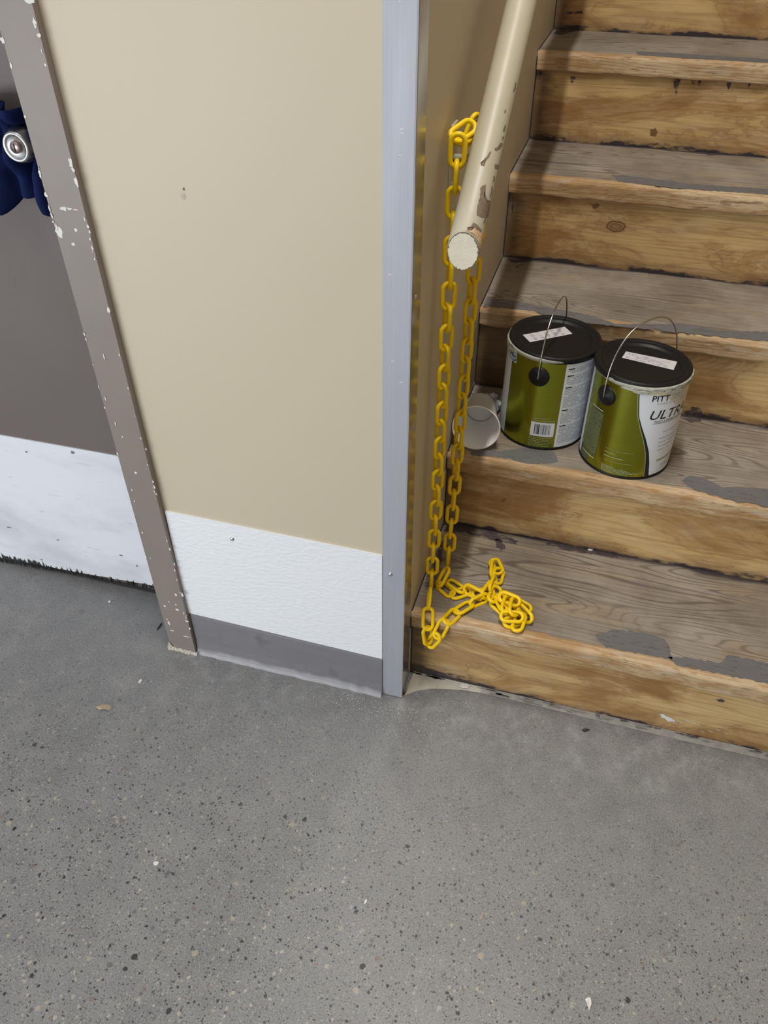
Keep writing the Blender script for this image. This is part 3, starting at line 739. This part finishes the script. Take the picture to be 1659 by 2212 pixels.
def paint_can(loc, view, label, group, spec):
    """view = world angle (deg) the front of the can faces; all label angles are relative to it"""
    root = empty('paint_can', loc); tag(root, label, 'paint can', group)
    b = MB()
    b.lathe([(0, .003), (CRAD-.004, .003), (CRAD-.003, 0), (CRAD+.0012, 0), (CRAD+.0016, .0018), (CRAD+.0006, .0045)], 72, (0, 0, 0), 1)
    b.lathe([(CRAD, .0045), (CRAD, .1835)], 96, (0, 0, 0), 0)
    b.lathe([(CRAD, .1835), (CRAD+.0012, .1845), (CRAD+.0022, .1872), (CRAD+.0022, .190), (CRAD+.0010, .1922), (CRAD-.003, .1925), (CRAD-.005, .190)], 96, (0, 0, 0), 2)
    if spec['rim_blobs']:
        rnd = random.Random(3)
        for i in range(46):
            a = rd(view+rnd.uniform(*spec['rim_blobs'])); z = rnd.uniform(.180, .191); rr = CRAD+.0018
            bm = bmesh.new(); bmesh.ops.create_icosphere(bm, subdivisions=2, radius=1)
            sx, sz = rnd.uniform(.004, .013), rnd.uniform(.001, .0026)
            Mx = Matrix.Translation((rr*math.cos(a), rr*math.sin(a), z)) @ Matrix.Rotation(a, 4, 'Z') @ Matrix.Diagonal((.0008, sx, sz, 1))
            b.bm(bm, 2, True, Mx)
    body = b.build('can_body', [M['green'], M['black'], M['oldpaint']], root)
    # printed label
    b = MB()
    def P(a, z, off): t = rd(view+a); r = CRAD+off; return (r*math.cos(t), r*math.sin(t), z)
    def strip(al, ar, z0, z1, mi, off=.0003, nz=1):
        al_ = al if callable(al) else (lambda z: al); ar_ = ar if callable(ar) else (lambda z: ar)
        vs = []; fs = []; na = max(2, int(abs(ar_(z0)-al_(z0))/3)+1)
        for j in range(nz+1):
            z = z0+(z1-z0)*j/nz
            for i in range(na+1): vs.append(P(al_(z)+(ar_(z)-al_(z))*i/na, z, off))
        for j in range(nz):
            for i in range(na): fs.append([j*(na+1)+i, j*(na+1)+i+1, (j+1)*(na+1)+i+1, (j+1)*(na+1)+i])
        b.add(vs, fs, mi, True)
    def words(al, ar, z, h, mi, off, seed, fill=.8):
        rnd = random.Random(seed); a = al
        while a < ar-.6:
            wd = min(rnd.uniform(1.2, 4.5), ar-a)
            if rnd.random() < fill: strip(a, a+wd, z, z+h, mi, off)
            a += wd+.7
    def text(body, a0, z0, size, mi, off, shear=0.0, squeeze=1.0, bold=0.0):
        vs, fs = text_tris(body, size, shear, bold)
        b.add([P(a0+math.degrees(x*squeeze/CRAD), z0+y, off) for x, y in vs], fs, mi)
    spec['print'](strip, words, text, P)
    b.build('can_label', [M['green'], M['white'], M['ink'], M['greyink'], M['palegreen'], M['blueink'], M['darkgreen'], M['cream']], body)
    # lid
    b = MB(); q = spec['lid']
    b.lathe([(0, -.0035), (.060, -.0035), (.064, -.003), (.066, .0), (.0705, .0015), (.0725, -.0005), (.0745, .0015), (.0795, .0025), (.0828, .0018), (.0838, -.0015), (.0838, -.0085), (.0826, -.0088), (.0822, -.003)], 96)
    lid = b.build('lid', M['black'], root, (q[0], q[1], .1940), (rd(q[2]), rd(q[3]), 0))
    b = MB(); c4 = spec['sticker']; ctr = sum((Vector((*c, 0)) for c in c4), Vector())/4
    b.add([(x, y, -.0031) for x, y in c4], [[0, 1, 2, 3]], 0)
    ex = Vector((*c4[1], 0))-Vector((*c4[0], 0)); ey = Vector((*c4[3], 0))-Vector((*c4[0], 0)); o4 = Vector((*c4[0], 0)); rnd = random.Random(9)
    for j in range(5):
        u = .06
        while u < .85:
            wd = rnd.uniform(.04, .12)
            if rnd.random() < .6:
                v0 = .14+j*.16; pts = [o4+ex*uu+ey*vv for uu, vv in ((u, v0), (u+wd, v0), (u+wd, v0+.07), (u, v0+.07))]
                b.add([(p[0], p[1], -.0029) for p in pts], [[0, 1, 2, 3]], 1)
            u += wd+.03
    b.build('lid_sticker', [M['sticker'], M['greyink']], lid)
    # ears and wire bail
    ea = view+spec['ear']; EZ = .155
    for s_ in (0, 180):
        t = rd(ea+s_); b = MB()
        Mx = Matrix.Translation(((CRAD-.001)*math.cos(t), (CRAD-.001)*math.sin(t), EZ)) @ Matrix.Rotation(t, 4, 'Z') @ Matrix.Rotation(math.pi/2, 4, 'Y')
        b.lathe([(0, .0075), (.005, .0075), (.006, .006), (.0155, .0045), (.0185, .0030), (.0190, -.002)], 36, (0, 0, 0), 0, True, Mx)
        b.build('bail_ear', M['black'], root)
    b = MB(); t = rd(ea); ex = Vector((math.cos(t), math.sin(t), 0)); tl = spec['bail']; ey = Vector((-math.sin(t), math.cos(t), 0))
    up = (Vector((0, 0, 1))+ey*math.tan(rd(tl[1]))).normalized(); pts = []
    e0 = Vector((0, 0, EZ)); rr = CRAD+.0075
    pts.append(e0+ex*(CRAD+.003)+ey*.002); pts.append(e0+ex*(rr-.001)-up*.002)
    for i in range(41):
        a = math.pi*i/40; pts.append(e0+ex*rr*math.copysign(abs(math.cos(a))**tl[2], math.cos(a))+up*tl[0]*math.sin(a)**tl[3])
    pts.append(e0-ex*(rr-.001)-up*.002); pts.append(e0-ex*(CRAD+.003)+ey*.002)
    b.tube(pts, .0014, 8); b.build('bail_wire', M['wire'], root)
    return root
def print_left(strip, words, text, P):
    strip(20.9, 120, .006, .1832, 1); strip(-140, -56.5, .006, .1832, 1)
    z = .172; sd = 0
    for para in (3, 6, 13, 9, 13):
        for j in range(para):
            if z < .012: break
            h = .0016
            if j == 0: strip(24, 33, z, z+.0021, 2, .0005); words(35, 92, z, h, 3, .0005, sd)
            else: words(24, 92, z, h, 3, .0005, sd, .93)
            z -= .0034; sd += 1
        z -= .0036
    strip(-12.9, 17.8, .0300, .0605, 1, .0004); rnd = random.Random(5); a = -8.0
    while a < 13:
        wd = rnd.choice((.4, .7, 1.1, 1.5)); strip(a, a+wd, .0345, .0565, 3 if rnd.random() < .45 else 2, .0006); a += wd+rnd.choice((.4, .7, 1.0))
    words(-9, 14, .0690, .0016, 4, .0005, 31); words(-13, 18, .0640, .0016, 4, .0005, 32, .95)
    for j in range(6): words(-13.5, 16 if j < 4 else 14, .0258-j*.0036, .0015, 4, .0005, 40+j, .95)
    # blue and white maker's badge near the lid
    n = 7
    strip(-66, -47, .1625, .1832, 1, .0004)
    text('P', -64.0, .1690, .0140, 5, .0006, 0, .9, .03); text('P', -58.6, .1685, .0140, 5, .0006, 0, .9, .03); text('G', -54.2, .1660, .0140, 5, .0006, 0, .9, .03)
    strip(-64, -50, .1640, .1655, 5, .0006)
def print_right(strip, words, text, P):
    pts = [(.004, 39.6), (.034, 36), (.0606, 31.1), (.0866, 23.6), (.1111, 15.3), (.1342, 8.4), (.1646, 4.6), (.1835, 2.5)]
    def sc(z):
        for (z0, a0), (z1, a1) in zip(pts, pts[1:]):
            if z <= z1: u = (z-z0)/(z1-z0); return a0+(a1-a0)*u
        return pts[-1][1]
    def band(z): return sc(z)-1.2-5.0*max(0, min(1, (.13-z)/.12))
    strip(sc, 150, .006, .1832, 1, .0003, 24)
    strip(band, sc, .006, .1832, 2, .0005, 24)
    strip(lambda z: band(z)-1.0, band, .006, .1832, 4, .00045, 24)
    strip(-150, -69.5, .006, .1832, 1, .0003)
    strip(-69.5, -60, .006, .030, 6, .0003); strip(-60, -48, .006, .022, 6, .0003)
    strip(lambda z: -58+(.118-z)*-70, -34.5, .026, .1175, 6, .00028)
    for j in range(27):
        z = .1165-j*.0033; words(-57-(.118-z)*55, -35, z, .0010, 4, .0005, 200+j, .95)
    strip(-57, -36.5, .1212, .1226, 1, .0005); strip(-62, -37, .0205, .0219, 1, .0005)
    strip(-23, 13, .0560, .0567, 4, .0005); strip(-23.2, 12.6, .0318, .0325, 4, .0005)
    words(-23, -8, .0475, .0022, 4, .0005, 301, 1); words(-23, 2, .0395, .0022, 4, .0005, 302, 1)
    for j in range(5): words(-24+j*.3, (-8, 10, 22, 24, 12)[j], .0195-j*.0029, .0017, 4, .0005, 310+j, .97)
    text('PITT', 18.3, .1650, .0162, 2, .0008, 0, 1, .012); text('SBU', 42.5, .1650, .0155, 3, .0008); text('PAINTS & STAINS', 26, .1580, .0058, 3, .0006, 0, 1.45)
    text('ULTRA', 19.3, .1285, .0262, 2, .0006, .22, 1.04, .005); text('PAINT & PRIMER IN ONE', 28, .1215, .0056, 2, .0006, .25); strip(27, 95, .1192, .1200, 2, .0005)
    words(44, 78, .0985, .0014, 3, .0005, 320)
    for j in range(4): words(41+j*.6, 78-j*5, .0850-j*.0086, .0018, 3, .0005, 330+j, .95)
    strip(46, 100, .0345, .0385, 4, .0005); words(56, 76, .0215, .0018, 3, .0005, 341); words(56, 74, .0165, .0018, 3, .0005, 342)
    # cream paint run over the top right of the label
    strip(lambda z: max(6, 36-(z-.172)*4200) if z > .172 else 36+(.172-z)*900, 130, .128, .1832, 7, .0005, 18)
T2 = 2*R
def lidloc(c4, c): return [(x-c[0], y-c[1]) for x, y in c4]
cl = (.158, .4454); cr = (.3196, .3976)
canL = paint_can((*cl, T2), -86.9, 'gallon paint can beside the paper cup, barcode and white text panel in view', 'paint cans on the second step',
    dict(rim_blobs=(-110, -50), print=print_left, lid=(.0025, .0008, .6, .8), ear=-11.3, bail=(.108, 0, .8, .9),
         sticker=lidloc([(.1012, .4415), (.1182, .4186), (.1879, .4731), (.1717, .496)][:1]+[(.1182, .4180), (.1885, .4731), (.1717, .496)], (cl[0]+.0025, cl[1])) ))
canR = paint_can((*cr, T2), -93.7, 'gallon paint can nearer the step edge, large black lettering and cream paint drips', 'paint cans on the second step',
    dict(rim_blobs=(-40, 110), print=print_right, lid=(-.0015, .0015, -.6, .8), ear=-36.5, bail=(.117, -3, .8, .9),
         sticker=lidloc([(.2815, .4061), (.3696, .3894), (.3754, .4217), (.2872, .4319)], (cr[0]-.0015, cr[1]))))

# ================================================================= PAPER CUP AND TISSUE
b = MB(); rimR, botR, CL = .0435, .029, .098
prof_o = [(botR-.004, 0), (botR, 0), (botR, .0005), (rimR-.001, CL-.003), (rimR+.0012, CL-.0025), (rimR+.0018, CL-.0008), (rimR+.0010, CL+.0006), (rimR-.0008, CL), (botR-.0012, .007), (0, .007)]
rc = Vector((.0465, .335, T2+rimR+.001)); bc = Vector((.037, .335+CL, T2+botR+.0012))
ax = (rc-bc).normalized(); Mx = Matrix.Translation(bc) @ ax.to_track_quat('Z', 'Y').to_matrix().to_4x4()
b.lathe([(0, .001)]+prof_o, 64, (0, 0, 0), 0, True, Mx)
b.lathe([(botR-.0010, .0085), (botR-.0030, .0073)], 64, (0, 0, 0), 1, True, Mx)
cup = b.build('paper_cup', [M['cup'], M['oldpaint']]); tag(cup, 'empty white paper cup lying on its side on the second step by the wall', 'cup')
b = MB(); rnd = random.Random(2)
tc = Vector(onz(1058, 872, T2+.012)); tc.z = T2; tc.x = min(tc.x, .075)
for i, (dx, dy, dz, r) in enumerate([(0, 0, .012, .012), (.010, -.010, .010, .011), (.004, .006, .024, .009), (-.010, .006, .018, .010), (.016, -.004, .016, .008)]):
    bm = bmesh.new(); bmesh.ops.create_icosphere(bm, subdivisions=3, radius=r)
    for q in bm.verts:
        q.co *= 1+.22*math.sin(q.co.x*900+i*2)*math.cos(q.co.y*700+i)+.12*math.sin(q.co.z*1300+i)
    b.bm(bm, 0, True, Matrix.Translation(tc+Vector((dx, dy, dz))))
tis = b.build('crumpled_tissue', M['tissue']); tag(tis, 'small crumpled white tissue behind the paper cup on the second step', 'tissue')

# ================================================================= CLOTH ON THE DOOR KNOB
b = MB(); nu, nv = 80, 44; vs = []; fs = []
for j in range(nv+1):
    v = j/nv
    for i in range(nu+1):
        u = i/nu; x = -.74+.262*u; z = .848+(.978-.848)*v
        z += (1-v)*(.010*math.sin(u*23+1)+.006*math.sin(u*41)-.012*max(0, (u-.78))*4) + v*.003*math.sin(u*17)
        r = math.hypot((x-kc[0])/.055, (z-kc[2])/.026)
        y = .085-.014*math.sin(u*46+v*3+1.2)-.010*math.sin(u*21-v*5)-.008*math.sin(v*11+u*6)
        y += .024*math.exp(-r*r*1.1)-.014*math.exp(-((v-.08)/.16)**2)-.010*math.exp(-((v-.93)/.10)**2)
        if u > .86: y += (u-.86)*.14
        vs.append((x, min(max(y, .040), .106), z))
for j in range(nv):
    for i in range(nu): fs.append([j*(nu+1)+i, j*(nu+1)+i+1, (j+1)*(nu+1)+i+1, (j+1)*(nu+1)+i])
b.add(vs, fs, 0, True); cl_o = b.build('blue_cloth', M['cloth'])
md = cl_o.modifiers.new('solid', 'SOLIDIFY'); md.thickness = .003; md.offset = 1
tag(cl_o, 'dark blue cloth bunched around the door knob', 'cloth')

# ================================================================= LOOSE DEBRIS
def chip(px, py, z, r, label, mat='chip', name='paint_chip', cat='paint chip', h=.0012, el=1.0, rot=0, seed=0, n=7, jag=.25, curl=0):
    c = Vector(onz(px, py, z)); rnd = random.Random(seed+int(px)); b = MB(); top = []; bot = []
    for k in range(n):
        t = 2*math.pi*k/n; q = r*(1+rnd.uniform(-jag, jag)); x, y = q*math.cos(t)*el, q*math.sin(t)/el
        x, y = x*math.cos(rot)-y*math.sin(rot), x*math.sin(rot)+y*math.cos(rot)
        zz = .0004+curl*(k % 2)
        bot.append((x, y, zz)); top.append((x*.92, y*.92, zz+h))
    b.add(bot+top, [list(range(n))[::-1], list(range(n, 2*n))]+[[i, (i+1) % n, n+(i+1) % n, n+i] for i in range(n)])
    return tag(b.build(name, M[mat], None, (c[0], c[1], z)), label, cat)
chip(1005, 1482, .005, .0072, 'flat white paint chip on the filler at the foot of the first riser', el=1.25, rot=.3, n=6, jag=.12)
chip(1275, 1188, R, .0040, 'white paint chip on the first step, against the riser behind', el=1.2)
chip(303, 1472, 0, .0040, 'white paint chip on the floor nearest the door frame foot', el=.9, seed=2)
chip(338, 1865, 0, .0042, 'white paint chip on the open floor left of centre, well in front of the wall', el=1.2, seed=4)
chip(790, 1948, 0, .0032, 'white paint chip on the open floor straight in front of the corner guard', el=.7, seed=5)
chip(1040, 1982, 0, .0030, 'pale tan paint chip on the open floor in front of the first step', 'leaf', el=.8, seed=6)
chip(1272, 2168, 0, .0062, 'crumpled white paint flake, largest bit on the floor at the bottom edge', h=.004, el=.75, n=9, jag=.4, curl=.0015)
chip(225, 1528, 0, .0085, 'small dry brown leaf scrap on the floor in front of the door', 'leaf', 'leaf_scrap', 'leaf', .001, 1.4, .2, 3, 9, .35, .002)
chip(345, 1354, 0, .0042, 'dark splinter on the floor beside the foot of the door frame', 'scrap', 'wood_splinter', 'splinter', .002, .45, 0, 2)
chip(1264, 1578, 0, .0048, 'black scrap on the floor in front of the first riser', 'scrap', 'debris_scrap', 'scrap', .002, 1.5, .5, 2)
chip(237, 1300, 0, .0028, 'tiny white crumb on the floor under the door kick plate', el=1, seed=8)
# plaster crumbs swept along the wall foot: nobody could count them
b = MB(); rnd = random.Random(11)
def fleck(x, y, z, r):
    t = rnd.uniform(0, 6.28); b.add([(x+r*math.cos(t+k*2.09)*rnd.uniform(.5, 1.3), y+r*math.sin(t+k*2.09)*rnd.uniform(.5, 1.3), z+.0006) for k in range(3)]+[(x, y, z+r*.8+.0006)],
        [[0, 1, 3], [1, 2, 3], [2, 0, 3], [0, 2, 1]])
for i in range(1500):
    if i < 350: x, y = rnd.gauss(-.02, .06), -.02-abs(rnd.gauss(0, .04))
    elif i < 700: x, y = rnd.uniform(-.42, .1), -.022-abs(rnd.gauss(0, .10))
    elif i < 1000: x, y = rnd.uniform(.0, .8), .04-abs(rnd.gauss(0, .10))
    else: x, y = rnd.uniform(-.9, .8), rnd.uniform(-.6, -.02)
    if y > -.02 and x < .03: continue
    fleck(x, y, 0, rnd.choice((.0005, .0006, .0008, .0008, .0012)))
o = b.build('plaster_crumbs', M['chip']); tag(o, 'fine white plaster crumbs scattered on the floor along the foot of the wall and stairs', 'plaster crumbs', kind='stuff')
